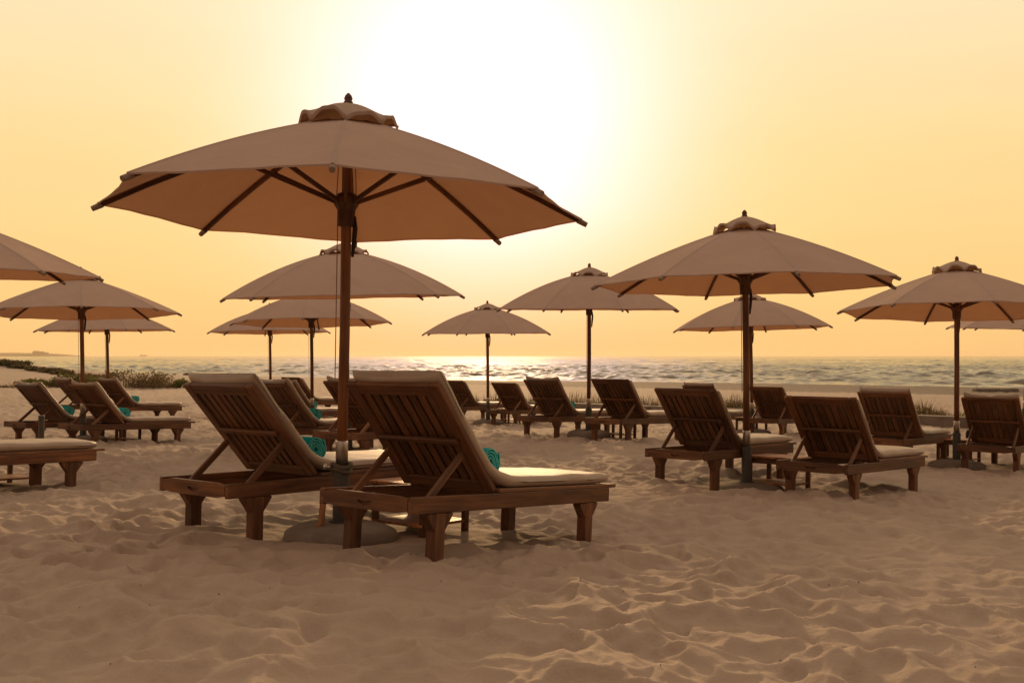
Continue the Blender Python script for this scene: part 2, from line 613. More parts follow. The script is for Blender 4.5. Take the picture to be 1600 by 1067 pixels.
# ------------------------------------------------------------------ where things stand (metres from the camera, z relative to the eye)
# x, y, ground z under the head end, yaw, slope
LOUNGERS = {
    'A1': (-0.80, 5.43, -1.06, 53.5, -4.4), 'A2': (-1.97, 6.29, -1.10, 53.1, -1.8),
    'B1': (-3.32, 13.29, -1.27, 51.1, -1.9), 'B2': (-2.13, 12.10, -1.23, 53.9, -1.7),
    'C1': (-5.65, 25.40, -1.46, 52.6, -2.0), 'C2': (-4.60, 19.80, -1.44, 52.5, -2.1), 'C3': (-3.20, 18.50, -1.44, 52.0, -2.0),
    'D1': (-1.53, 23.69, -1.50, 52.1, -2.0), 'D2': (-0.31, 22.50, -1.52, 52.7, -2.0),
    'E1': (0.34, 16.70, -1.32, 51.3, -1.8), 'E2': (1.37, 15.52, -1.28, 50.9, -1.9),
    'G1': (1.58, 9.96, -1.25, 50.4, -1.7), 'G2': (2.70, 9.27, -1.30, 49.0, -2.4),
    'H1': (3.60, 20.40, -1.52, 51.7, -2.0), 'H2': (4.67, 19.22, -1.51, 50.8, -2.0),
    'I1': (4.74, 13.27, -1.40, 50.5, -2.1), 'I2': (5.95, 12.87, -1.46, 51.2, -2.0),
    'K1': (-5.38, 8.32, -1.17, 52.8, -1.9), 'L1': (-7.95, 16.35, -1.39, 53.7, -1.8),
    'L2': (-10.66, 23.80, -1.48, 52.0, -2.0), 'L3': (-6.75, 15.60, -1.37, 54.1, -2.3), 'L4': (-9.27, 22.90, -1.47, 52.9, -2.1),
}
# x, y, ground z, yaw of the ribs, lean right, lean away
UMBRELLAS = {
    'U1': (-1.09, 6.50, -1.17, 6.7, 0.9, 0.9), 'U2': (-2.12, 13.30, -1.33, 9.9, -1.0, -2.6), 'U3': (-3.87, 19.85, -1.45, 5.3, -0.9, 1.8),
    'U4': (-6.22, 26.40, -1.48, 18.1, -0.8, 0.7), 'U5': (-0.55, 23.50, -1.58, 21.1, -0.3, -1.1), 'U6': (1.26, 16.85, -1.33, 14.4, 0.1, -2.1),
    'U7': (2.36, 10.28, -1.38, 3.8, -0.4, 0.6), 'U8': (4.72, 20.10, -1.55, 20.0, -1.0, 0.6), 'U9': (5.94, 13.68, -1.50, 37.9, 1.2, 2.7),
    'U10': (10.47, 20.95, -1.55, 15.1, 1.5, -2.0), 'U11': (-5.78, 10.25, -1.26, 19.1, 0.9, -1.3), 'U12': (-6.93, 16.55, -1.40, 22.8, -1.5, 1.7),
    'U13': (-9.24, 23.45, -1.51, 36.4, -0.8, -0.5),
}
LEN, HW, RAIL_Z = 1.95, 0.345, 0.335

TAB = [
    (-0.62, 6.92, -1.20, 53, 'low teak table under the nearest loungers, its ground shelf glowing orange'),
    (2.70, 10.36, -1.36, 50, 'teak side table with orange-lit top between the two large right-hand loungers'),
    (1.74, 17.00, -1.40, 51, 'small teak table whose legs show under the dark-backed lounger right of the middle pole'),
    (-0.12, 24.30, -1.60, 52, 'tiny teak table with lit shelf under the lounger right of the thin central pole'),
    (4.78, 20.45, -1.57, 51, 'tiny teak table whose legs show under the small dark lounger at centre right'),
    (6.28, 14.40, -1.50, 51, 'teak table between the two rightmost loungers, right of the far right pole'),
    (-6.50, 17.00, -1.45, 54, 'teak table with a frame of rails on the sand under the left group of loungers'),
    (-2.00, 13.62, -1.31, 53, 'teak table in shade behind the nearest pole, a glass standing on it'),
    (-5.00, 9.98, -1.25, 53, 'teak table behind the cut-off lounger at the left edge, shelf lit orange'),
]

# ------------------------------------------------------------------ ground
SD = np.array([0.6, 0.8])      # towards the sea
SHORE = 86.0


def _anchors():
    A = []
    for k, (x, y, z, yaw, pit) in LOUNGERS.items():
        c, s = math.cos(R(yaw)), math.sin(R(yaw))
        for lx in (0.235, LEN - 0.235):
            for ly in (-0.31, 0.31):
                A.append((x + lx * c - ly * s, y + lx * s + ly * c, z + lx * math.sin(R(pit))))
    for k, u in UMBRELLAS.items():
        A.append(u[:3])
    return np.array(A)


ANCH = _anchors()


def profile(s):
    return np.interp(s, [-60, -5, 2, 6, 10, 18, 30, 50, 72, 86, 110, 160], [-0.7, -0.92, -1.05, -1.2, -1.33, -1.48, -1.60, -1.86, -2.28, -2.62, -3.6, -7.0])


ANCH_RES = ANCH[:, 2] - profile(ANCH[:, :2] @ SD)


def ground_smooth(x, y):
    x = np.asarray(x, float)
    y = np.asarray(y, float)
    s = SD[0] * x + SD[1] * y
    z = profile(s)
    num = np.zeros_like(z)
    den = np.full_like(z, 0.02)
    near = (np.abs(x) < 18) & (y > -4) & (y < 36)
    xn, yn = x[near], y[near]
    nn = np.zeros_like(xn)
    dd = np.full_like(xn, 0.03)
    for (ax, ay, _), r in zip(ANCH, ANCH_RES):
        w = np.exp(-((xn - ax) ** 2 + (yn - ay) ** 2) / (2 * 0.75 ** 2)) + 0.004 * np.exp(-((xn - ax) ** 2 + (yn - ay) ** 2) / (2 * 2.6 ** 2))
        nn += w * r
        dd += w
    num[near] = nn / dd
    z = z + num
    # dune on the left, behind the grass
    z = z + 2.2 * np.exp(-0.5 * ((x + 60) / 11) ** 2 - 0.5 * ((y - 95) / 12) ** 2)
    z = z + 0.55 * np.exp(-0.5 * ((x + 44) / 9) ** 2 - 0.5 * ((y - 70) / 9) ** 2)
    # storm berm close to the water on the right, dying out to the left
    t = -0.8 * x + 0.6 * y
    amp = 0.25 / (1 + np.exp((t - 50) / 6.0))
    z = z + amp * np.exp(-0.5 * ((s - 71) / 5.5) ** 2)
    return z


def ground_detail(x, y):
    d = np.hypot(x, y)
    wx = x + 0.16 * perlin(x * 2.3, y * 2.3) + 0.05 * perlin(x * 7.1 + 5, y * 7.1)
    wy = y + 0.16 * perlin(x * 2.3 + 31, y * 2.3 + 17) + 0.05 * perlin(x * 7.1 + 9, y * 7.1 + 3)
    f1, f2 = worley(wx / 0.27, wy / 0.31)
    e1, e2 = worley(wx / 0.14 + 40, wy / 0.13 + 11)
    bowl = np.minimum(f1 / 0.62, 1.25) ** 1.6
    # blunt the crests a little
    bowl = bowl - 0.13 * np.exp(-((f2 - f1) / 0.07) ** 2)
    small = np.minimum(e1 / 0.6, 1.2) ** 1.4
    patch = np.clip(0.92 + 0.7 * perlin(x * 0.55 + 3, y * 0.55), 0.5, 1.25)
    z = patch * (0.060 * bowl + 0.024 * small) + 0.016 * perlin(x * 0.9, y * 0.9) + 0.014 * perlin(x * 2.1 + 7, y * 2.1)
    z = z + 0.004 * perlin(x * 14, y * 14) + 0.05 * perlin(x * 0.23 + 9, y * 0.23)
    fade = np.clip(1.25 - d / 90.0, 0.25, 1.0)
    z = (z - 0.045) * fade
    near = (np.abs(x) < 14) & (y > 3) & (y < 30)
    zn, xn, yn = z[near], x[near], y[near]
    for u in list(UMBRELLAS.values()) + TAB:
        k = np.exp(-(((xn - u[0]) ** 2 + (yn - u[1]) ** 2) / 0.68 ** 2) ** 2.0)
        zn = zn * (1 - 0.85 * k) - 0.020 * k
    z[near] = zn
    return z


def ground_z(x, y):
    x = np.atleast_1d(np.asarray(x, float))
    y = np.atleast_1d(np.asarray(y, float))
    return ground_smooth(x, y) + ground_detail(x, y) + EYE


def gz(x, y):
    return float(ground_z(x, y)[0])


fine = np.radians(np.arange(-34, 34.001, 0.095))
left = np.radians(np.linspace(-180, -34, 34)[:-1])
right = np.radians(np.linspace(34, 180, 34)[1:-1])
TH = np.concatenate([left, fine, right])
rad = [0.35]
while rad[-1] < 520:
    r_ = rad[-1]
    rad.append(r_ * (1.06 if r_ < 2.2 else 1.0046 if r_ < 14 else 1.0075 if r_ < 40 else 1.022 if r_ < 130 else 1.06))
RD = np.array(rad)
tt, rr = np.meshgrid(TH, RD)
gx, gy = (rr * np.sin(tt)).ravel(), (rr * np.cos(tt)).ravel()
gzv = ground_z(gx, gy)
nT, nR = len(TH), len(RD)
ii = np.arange(nR - 1)[:, None] * nT
jj = np.arange(nT)[None, :]
j2 = (np.arange(nT)[None, :] + 1) % nT
quads = np.stack([(ii + jj).ravel(), (ii + j2).ravel(), (ii + nT + j2).ravel(), (ii + nT + jj).ravel()], 1)[:, ::-1]
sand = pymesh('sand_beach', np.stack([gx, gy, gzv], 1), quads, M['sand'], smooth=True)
sand['kind'] = 'structure'
# the small cap under the camera closes the ring
cap_v = [(gx[k], gy[k], gzv[k]) for k in range(nT)]
bm = bmesh.new()
bm.from_mesh(sand.data)
bm.verts.ensure_lookup_table()
try:
    bm.faces.new([bm.verts[k] for k in range(nT)][::-1])
except Exception:
    pass
bm.to_mesh(sand.data)
bm.free()

# ------------------------------------------------------------------ sea
sea_th = np.concatenate([np.linspace(-80, -31, 70)[:-1], np.arange(-31, 31.01, 0.07), np.linspace(31, 80, 70)[1:]])
rows = [62.0]
while rows[-1] < 9000:
    y_ = rows[-1]
    rows.append(y_ * (1.0028 if y_ < 260 else 1.0042 if y_ < 720 else 1.03))
rows = np.array(rows)
tn = np.tan(np.radians(sea_th))
yy, ta = np.meshgrid(rows, tn, indexing='ij')
sx, sy = (yy * ta).ravel(), yy.ravel()
sz = np.zeros_like(sx)
dist = np.hypot(sx, sy)
step = sy * np.where(sy < 260, 0.0028, np.where(sy < 720, 0.0042, 0.03))
wr_ = np.random.default_rng(3)
for i in range(38):
    lam = 1.4 * (1.05 ** i)
    if i >= 28:
        lam = 5.5 * 1.17 ** (i - 28)
    a = math.atan2(0.8, 0.6) + wr_.normal(0, 0.75 if i < 28 else 0.5)
    k = 2 * math.pi / lam
    ph = k * (sx * math.cos(a) + sy * math.sin(a)) + wr_.uniform(0, 6.28)
    ph = ph + 1.6 * perlin(sx * 0.06 + 3 * i, sy * 0.06)
    att = np.clip(lam / (step * 2.4) - 0.7, 0, 1)
    amp_ = 0.0092 * lam if i < 28 else 0.0022 * lam
    if i >= 28:
        amp_ = amp_ * (1 + 1.6 * np.clip((sy - 200) / 250.0, 0, 1))
    sz += amp_ * att * np.sin(ph)
sz += 0.25 * np.abs(sz)
sz *= np.clip(0.95 + 0.45 * perlin(sx * 0.07, sy * 0.035), 0.6, 1.3)
sz *= np.clip(0.2 + (SD[0] * sx + SD[1] * sy - 84) / 22.0, 0.05, 1.0)
nT, nR = len(sea_th), len(rows)
ii = np.arange(nR - 1)[:, None] * nT
jj = np.arange(nT - 1)[None, :]
quads = np.stack([(ii + jj).ravel(), (ii + jj + 1).ravel(), (ii + nT + jj + 1).ravel(), (ii + nT + jj).ravel()], 1)
sea = pymesh('sea', np.stack([sx, sy, sz], 1), quads, M['sea'], smooth=True)
sea['kind'] = 'structure'

# ------------------------------------------------------------------ far headland and ship
prof = [(-2600, 0), (-2400, 9), (-2000, 12), (-1700, 10.5), (-1500, 11.5), (-1400, 10), (-1345, 7.5), (-1300, 3), (-1275, 0)]
v, f = [], []
for i, (x, h) in enumerate(prof):
    for dy, hh in ((-30, 0), (-16, h * 0.72), (20, h), (90, h * 1.05), (150, 0)):
        v.append((x + random.uniform(-6, 6), 3000 + dy, hh * random.uniform(0.94, 1.06) - (1 if hh == 0 else 0)))
for i in range(len(prof) - 1):
    for k in range(4):
        a = i * 5 + k
        f.append((a, a + 5, a + 6, a + 1))
hd = thing('headland', 'low flat headland fading into haze at the far left horizon', 'headland', (0, 0, 0))
pymesh('rock', v, f, M['land'], hd)
mb = MB()
mb.box((-1392, 3010, 11), (26, 20, 9))
mb.box((-1398, 3010, 15.4), (12, 14, 3.5))
mb.box((-1376, 3010, 10), (20, 18, 6))
mb.build('building', M['land'], hd)

hd.location = (0, 0, EYE * (1 - 1.83))
hd.scale = (1.83, 1.83, 1.83)

sh = thing('ship', 'tiny hazy ship on the horizon between the two leftmost pole pairs', 'ship', (-2880, 8000, 0))
mb = MB()
mb.prism([(-32, 6), (34, 6), (28, -1), (-28, -1)], -6, 6)
mb.build('hull', M['land'], sh)
mb = MB()
mb.box((-14, 0, 10), (16, 8, 8))
mb.box((12, 0, 8), (20, 8, 4))
mb.build('superstructure', M['land'], sh)

# ------------------------------------------------------------------ low kerb behind the loungers
kerb = thing('low_kerb', 'low pale concrete kerb running across the sand behind the right-hand loungers', 'kerb', (0, 0, 0))
K0, K1 = Vector((0.6, 29.8)), Vector((15.5, 18.1))
n_k = 14
for i in range(n_k):
    a, c = K0.lerp(K1, i / n_k), K0.lerp(K1, (i + 1) / n_k - 0.004)
    za, zc = float(ground_smooth(a.x, a.y)) + EYE, float(ground_smooth(c.x, c.y)) + EYE
    mb = MB()
    mb.bar((a.x, a.y, za + 0.02), (c.x, c.y, zc + 0.02), 0.42, 0.40)
    mb.build('kerb_stone', M['kerb'], kerb, bevel=0.02, seg=2)

# ------------------------------------------------------------------ sun lounger
XP, LB, BETA = 0.71, 0.785, 47.0
CB, SB = math.cos(R(BETA)), math.sin(R(BETA))


def bk(s, n=0.0, y=0.0):
    """point on the backrest: s up along it, n out of its front face"""
    return Vector((XP - s * CB + n * SB, y, RAIL_Z + 0.03 + s * SB + n * CB))


BROT = Matrix(((-CB, 0, SB), (0, -1, 0), (SB, 0, CB)))     # x: up the back, y: to the right, z: front normal


def smoothbox_path(path, normals, width, thick, ny=14, wob=0.006, seed=0, edge=0.035):
    """padded strip swept along a path in the xz plane; returns verts, faces"""
    rs = np.random.default_rng(seed)
    # cross section: rounded rectangle, list of (y, t) with t in -.5..0.5
    sec = []
    hw, ht = width / 2, thick / 2
    rc = min(edge, ht * 0.98)

    def arc(cy, ct, a0, a1, n=5):
        for i in range(n):
            a = R(a0 + (a1 - a0) * i / (n - 1))
            sec.append((cy + rc * math.cos(a), ct + rc * math.sin(a)))
    arc(hw - rc, ht - rc, 0, 90)
    for i in range(1, ny):
        y = (hw - rc) * (1 - 2 * i / ny)
        sec.append((y, ht))
    arc(-hw + rc, ht - rc, 90, 180)
    arc(-hw + rc, -ht + rc, 180, 270)
    for i in range(1, 4):
        sec.append(((hw - rc) * (-1 + 2 * i / 4), -ht))
    arc(hw - rc, -ht + rc, 270, 360)
    m_ = len(sec)
    v, f = [], []
    n_ = len(path)
    ph = rs.uniform(0, 6.28, 6)
    for i, (p, nn) in enumerate(zip(path, normals)):
        u = i / (n_ - 1)
        e = min(i, n_ - 1 - i)
        shrink = ([0.80, 0.97, 1.0] if i < n_ / 2 else [0.30, 0.84, 0.99])[e] if e < 3 else 1.0
        for (y, t) in sec:
            w = wob * (math.sin(9 * u + 5 * y + ph[0]) + 0.7 * math.sin(23 * u + ph[1] + 7 * y) + 0.5 * math.sin(41 * u - 9 * y + ph[2]))
            pad = 0.010 * (1 - (2 * y / width) ** 2) if t > 0 else 0
            q = Vector(p) + Vector(nn) * ((t + pad) * shrink + (w if t > 0 else 0))
            if i >= n_ - 9:
                k_ = (i - (n_ - 10)) / 9
                yn = 2 * y / width
                q += Vector((-0.3, 0, 1)) * k_ * (0.016 * abs(yn) ** 5 - 0.014 * (1 - yn * yn) + 0.006 * math.sin(4 * yn + ph[4]) + 0.005 * math.sin(11 * yn + ph[5]))
            yy = y * (0.985 + 0.015 * shrink) + 0.004 * math.sin(17 * u + ph[3])
            v.append((q.x, yy, q.z))
    for i in range(n_ - 1):
        for k in range(m_):
            k2 = (k + 1) % m_
            f.append((i * m_ + k, i * m_ + k2, (i + 1) * m_ + k2, (i + 1) * m_ + k))
    f.append(tuple(range(m_ - 1, -1, -1)))
    f.append(tuple((n_ - 1) * m_ + k for k in range(m_)))
    return v, f


def cushion_mesh(over, seed, fold):
    """mattress along the seat and up the back; over = how far it rises past the back"""
    T = 0.068
    z0 = RAIL_Z + 0.026 + T / 2
    path, nor = [], []
    for i in range(16):
        x = 1.955 - (1.955 - 0.90) * i / 15
        path.append((x, 0, z0))
        nor.append((0, 0, 1))
    # bend
    p1 = bk(0.13, T / 2 + 0.004)
    for i in range(1, 6):
        t = i / 6
        a = Vector((0.90, 0, z0))
        c = Vector((0.765, 0, z0 + 0.01))
        q = a * (1 - t) ** 2 + c * 2 * t * (1 - t) + p1 * t * t
        path.append(tuple(q))
        an = R(90 * (1 - t) + (90 - BETA) * t)
        nor.append((math.cos(an), 0, math.sin(an)))
    top = LB + over
    for i in range(15):
        s_ = 0.13 + (top - 0.13) * i / 14
        path.append(tuple(bk(s_, T / 2 + 0.004)))
        nor.append((SB, 0, CB))
    if not fold:
        path[-1] = tuple(bk(top, T / 2 + 0.004))
        path[-2] = tuple(bk(top - 0.014, T / 2 + 0.004))
        path[-3] = tuple(bk(top - 0.036, T / 2 + 0.004))
    if fold:
        # the loose top end flops back over the top rail
        for i, (ds, dn, turn) in enumerate(((0.012, -0.008, 28), (0.018, -0.024, 60), (0.012, -0.046, 92), (-0.008, -0.062, 118))):
            path.append(tuple(bk(top + ds, T / 2 + dn)))
            an = R(90 - BETA + turn)
            nor.append((math.cos(an), 0, math.sin(an)))
    nor = [Vector(n_).normalized() for n_ in nor]
    v, f = smoothbox_path(path, nor, 0.66, T, seed=seed, wob=0.0045)
    me = bpy.data.meshes.new('mattress')
    me.from_pydata(v, [], f)
    me.materials.append(M['cushion'])
    me.polygons.foreach_set('use_smooth', [True] * len(me.polygons))
    me.update()
    return me


CUSH = {'high': cushion_mesh(0.018, 1, False), 'mid': cushion_mesh(0.004, 2, False), 'low': cushion_mesh(-0.085, 3, False), 'high2': cushion_mesh(0.026, 7, False)}

WOODS = (M['teak'],)


def end_rail_with_slot(x, name, parent):
    """rear cross rail with a curved hand slot cut through it"""
    hw, h, t = HW - 0.037, 0.088, 0.034
    zc = RAIL_Z - h / 2
    N = 20
    outer, inner = [], []
    for i in range(N):
        a = 2 * math.pi * i / N
        ca, sa = math.cos(a), math.sin(a)
        # project to the rectangle
        k = min(hw / max(abs(ca) * hw * 1.0, 1e-6), (h / 2) / max(abs(sa) * (h / 2) * 1.0, 1e-6))
        outer.append((max(-hw, min(hw, ca * hw * k)), max(-h / 2, min(h / 2, sa * (h / 2) * k))))
        yy = 0.055 * ca
        inner.append((yy, 0.012 * sa - 0.010 + 4.0 * yy * yy))
    vs = [(x - t / 2, y, zc + z) for y, z in outer] + [(x - t / 2, y, zc + z) for y, z in inner]
    vs += [(x + t / 2, y, zc + z) for y, z in outer] + [(x - t / 2 + 0.014, y, zc + z) for y, z in inner]
    fs = [tuple(range(2 * N, 3 * N)), tuple(range(4 * N - 1, 3 * N - 1, -1))]
    for i in range(N):
        j = (i + 1) % N
        fs.append((i, N + i, N + j, j))
        fs.append((i, j, 2 * N + j, 2 * N + i))
        fs.append((N + i, 3 * N + i, 3 * N + j, N + j))
    mb = MB()
    mb._add(vs, fs, [(y, x_, z) for x_, y, z in vs])
    return mb.build(name, M['teak'], parent)


def make_lounger():
    root = thing('sun_lounger', 'lounger', 'sun lounger')
    # side rails and end rails
    for sgn in (-1, 1):
        mb = MB()
        mb.box((LEN / 2, sgn * (HW - 0.0175), RAIL_Z - 0.044), (LEN, 0.035, 0.088))
        mb.build('side_rail', M['teak'], root, bevel=0.004)
    end_rail_with_slot(0.018, 'end_rail', root)
    mb = MB()
    mb.box((LEN - 0.018, 0, RAIL_Z - 0.046), (0.034, 2 * HW - 0.074, 0.084))
    mb.build('end_rail', M['teak'], root, bevel=0.004)
    # legs with two angled brackets each
    zb = RAIL_Z - 0.090
    for lx in (0.235, LEN - 0.235):
        for sgn in (-1, 1):
            yc = sgn * (HW - 0.037)
            mb = MB()
            mb.box((lx, yc, (zb - 0.12) / 2), (0.082, 0.070, zb + 0.12))
            leg = mb.build('leg', M['teak'], root, bevel=0.005)
            for dx in (-1, 1):
                mb = MB()
                a, w = lx + dx * 0.042, lx + dx * 0.105
                poly = [(a, zb - 0.001), (w, zb - 0.001), (w, zb - 0.014), (a, zb - 0.098)]
                if dx > 0:
                    poly = poly[::-1]
                mb.prism(poly, yc - 0.030, yc + 0.030)
                mb.build('bracket', M['teak'], leg, bevel=0.003)
    # seat boards (their edge shows under the cushion)
    mb = MB()
    z = RAIL_Z + 0.0125
    x0, x1 = XP + 0.03, LEN + 0.085
    for sgn in (-1, 1):
        mb.box(((x0 + x1) / 2, sgn * (HW - 0.031), z), (x1 - x0, 0.058, 0.024))
    mb.box((x1 - 0.032, 0, z - 0.001), (0.062, 2 * HW - 0.125, 0.022))
    mb.box((x0 + 0.032, 0, z - 0.001), (0.062, 2 * HW - 0.125, 0.022))
    seat = mb.build('seat_frame', M['teak_grey'], root, bevel=0.004)
    for i in range(8):
        mb = MB()
        mb.box((x0 + 0.12 + (x1 - x0 - 0.24) * i / 7, 0, z), (0.075, 2 * HW - 0.125, 0.018))
        mb.build('slat', M['teak'], seat)
    # backrest: frame, slats, cross bar, props
    mb = MB()
    for sgn in (-1, 1):
        mb.box(bk(LB / 2, -0.018, sgn * (HW - 0.036)), (LB, 0.070, 0.034), BROT)
    mb.box(bk(LB - 0.040, -0.018), (0.078, 2 * HW - 0.145, 0.032), BROT)
    mb.box(bk(0.040, -0.018), (0.070, 2 * HW - 0.145, 0.032), BROT)
    back = mb.build('backrest', M['teak'], root, bevel=0.005)
    n_s = 8
    span = 2 * HW - 0.150
    pitch = span / n_s
    for i in range(n_s):
        y = -span / 2 + pitch * (i + 0.5)
        mb = MB()
        mb.box(bk(LB / 2 - 0.002, -0.014, y), (LB - 0.150, pitch - 0.017, 0.018), BROT)
        mb.build('slat', M['teak'], back, bevel=0.003)
    mb = MB()
    mb.box(bk(0.395, -0.048), (0.036, 2 * HW - 0.10, 0.026), BROT)
    mb.build('cross_bar', M['teak'], back, bevel=0.006)
    for sgn in (-1, 1):
        mb = MB()
        mb.bar((0.175, sgn * 0.272, RAIL_Z - 0.045), bk(0.300, -0.050, sgn * 0.272), 0.024, 0.044, up=(0.6, 0, 1))
        mb.build('prop', M['teak_grey'], root, bevel=0.006)
    link('mattress', CUSH['high'], root)
    return root


LAB = {
    'A1': ('high2', 'large teak lounger in the centre foreground, nearest to the camera, with teal towel'),
    'A2': ('high2', 'teak lounger just left of the nearest umbrella pole, second largest in view'),
    'B1': ('mid', 'lounger whose back is half hidden behind the second largest lounger'),
    'B2': ('mid', 'shadowed lounger seen behind the nearest umbrella pole and the nearest lounger back'),
    'C1': ('low', 'small far lounger left of the thin pole, its dark back and pale seat showing'),
    'C2': ('mid', 'far lounger almost hidden behind another back, pale green towel beside the thin pole'),
    'C3': ('low', 'far lounger almost wholly hidden behind the dark back beside the nearest pole'),
    'D1': ('low', 'small lounger whose back pokes out to the right behind the nearest lounger'),
    'D2': ('low', 'small lounger right of the thin central pole, slatted back, disc base at its left leg'),
    'E1': ('mid', 'mid-distance lounger with padded top and a teal towel, left of the middle pole'),
    'E2': ('low', 'dark-backed lounger just right of the middle pole, bright slits beside its slats'),
    'G1': ('low', 'lounger left of the right foreground pole, next to the orange-lit side table'),
    'G2': ('low', 'lounger right of the orange-lit side table, bare slatted back, largest on the right'),
    'H1': ('high', 'far lounger showing only its padded top edge above the slatted lounger at centre right'),
    'H2': ('low', 'small dark lounger behind, just right of the right foreground pole'),
    'I1': ('high', 'lounger with grey pad over its top, left of the far right pole'),
    'I2': ('mid', 'lounger cut by the right edge of the photo, right of the far right pole'),
    'K1': ('low', 'near lounger at the left edge showing only its foot end and pale cushion'),
    'L1': ('mid', 'leftmost full lounger back, padded top, teal towel, grey post before its leg'),
    'L2': ('high', 'far left lounger whose padded top shows between two nearer lounger backs'),
    'L3': ('mid', 'left group lounger with the widest padded back, teal towel and long side view'),
    'L4': ('mid', 'farthest lounger of the left group, pale seat ending above the foot of the nearer one'),
}
proto = make_lounger()
first = True
LOBJ = {}
for k, (x, y, z, yaw, pit) in LOUNGERS.items():
    o = proto if first else copy_tree(proto)
    first = False
    o.location = (x, y, z + EYE)
    o.rotation_euler = (0, -R(pit), R(yaw))
    kind, lab = LAB[k]
    tag(o, lab, 'sun lounger', 'sun loungers set out in pairs on the beach')
    for c in o.children:
        if c.name.startswith('mattress'):
            c.data = CUSH[kind]
    LOBJ[k] = o
bpy.context.view_layer.update()


# ------------------------------------------------------------------ rolled towels
def towel_mesh():
    turns, n = 4.2, 110
    L = 0.40
    v, f, mi = [], [], []
    outer = []
    rs = random.Random(4)
    for i in range(n + 1):
        t = i / n
        a = t * turns * 2 * math.pi
        r = 0.010 + 0.073 * t + 0.0012 * math.sin(a * 3.1)
        outer.append((a, r))
    th = 0.0085
    for i, (a, r) in enumerate(outer):
        jit = rs.uniform(-0.004, 0.004)
        for (rr_, yy) in ((r, -L / 2), (r + th, -L / 2), (r + th, L / 2), (r, L / 2)):
            v.append((rr_ * math.cos(a), yy + (jit if yy < 0 else -jit), rr_ * math.sin(a) * 0.96))
    for i in range(n):
        a = i * 4
        for k in range(4):
            k2 = (k + 1) % 4
            f.append((a + k, a + k2, a + 4 + k2, a + 4 + k))
            mi.append(1 if k in (0, 2) else 0)
    f.append((0, 1, 2, 3))
    mi.append(0)
    f.append((n * 4 + 3, n * 4 + 2, n * 4 + 1, n * 4))
    mi.append(0)
    me = bpy.data.meshes.new('rolled_towel')
    me.from_pydata(v, [], f)
    me.materials.append(M['towel'])
    me.materials.append(M['towel_light'])
    me.polygons.foreach_set('material_index', mi)
    me.polygons.foreach_set('use_smooth', [True] * len(f))
    me.update()
    bm = bmesh.new()
    bm.from_mesh(me)
    bmesh.ops.recalc_face_normals(bm, faces=bm.faces)
    bm.to_mesh(me)
    bm.free()
    return me


TOW = towel_mesh()
for k, lab in (('A1', 'rolled teal towel on the nearest lounger, largest towel'),
               ('A2', 'rolled teal towel with spiral end on the lounger left of the nearest pole'),
               ('B1', 'rolled pale teal towel beside the thin pole, nearer of the two there'),
               ('C2', 'rolled pale teal towel beside the thin pole, farther of the two there'),
               ('E1', 'small rolled teal towel on the lounger left of the middle pole'),
               ('L1', 'rolled teal towel on the leftmost full lounger'),
               ('L3', 'rolled teal towel on the widest-backed lounger of the left group'),
               ('L4', 'rolled teal towel on the farthest lounger of the left group')):
    o = tag(link('rolled_towel', TOW), lab, 'towel', 'rolled towels lying on the loungers')
    mw = LOBJ[k].matrix_world @ Matrix.Translation((0.80, -0.025, RAIL_Z + 0.026 + 0.062 + 0.086)) @ Matrix.Rotation(R(random.uniform(0, 60)), 4, 'Y')
    o.matrix_world = mw

# ------------------------------------------------------------------ umbrella
UH, UR, URIM, UAPEX = 2.83, 1.53, 2.09, 2.695


CONE = 0.72          # share of straight slope in the canopy profile


def drop(t):
    return (UAPEX - URIM) * (CONE * t + (1 - CONE) * t * t)


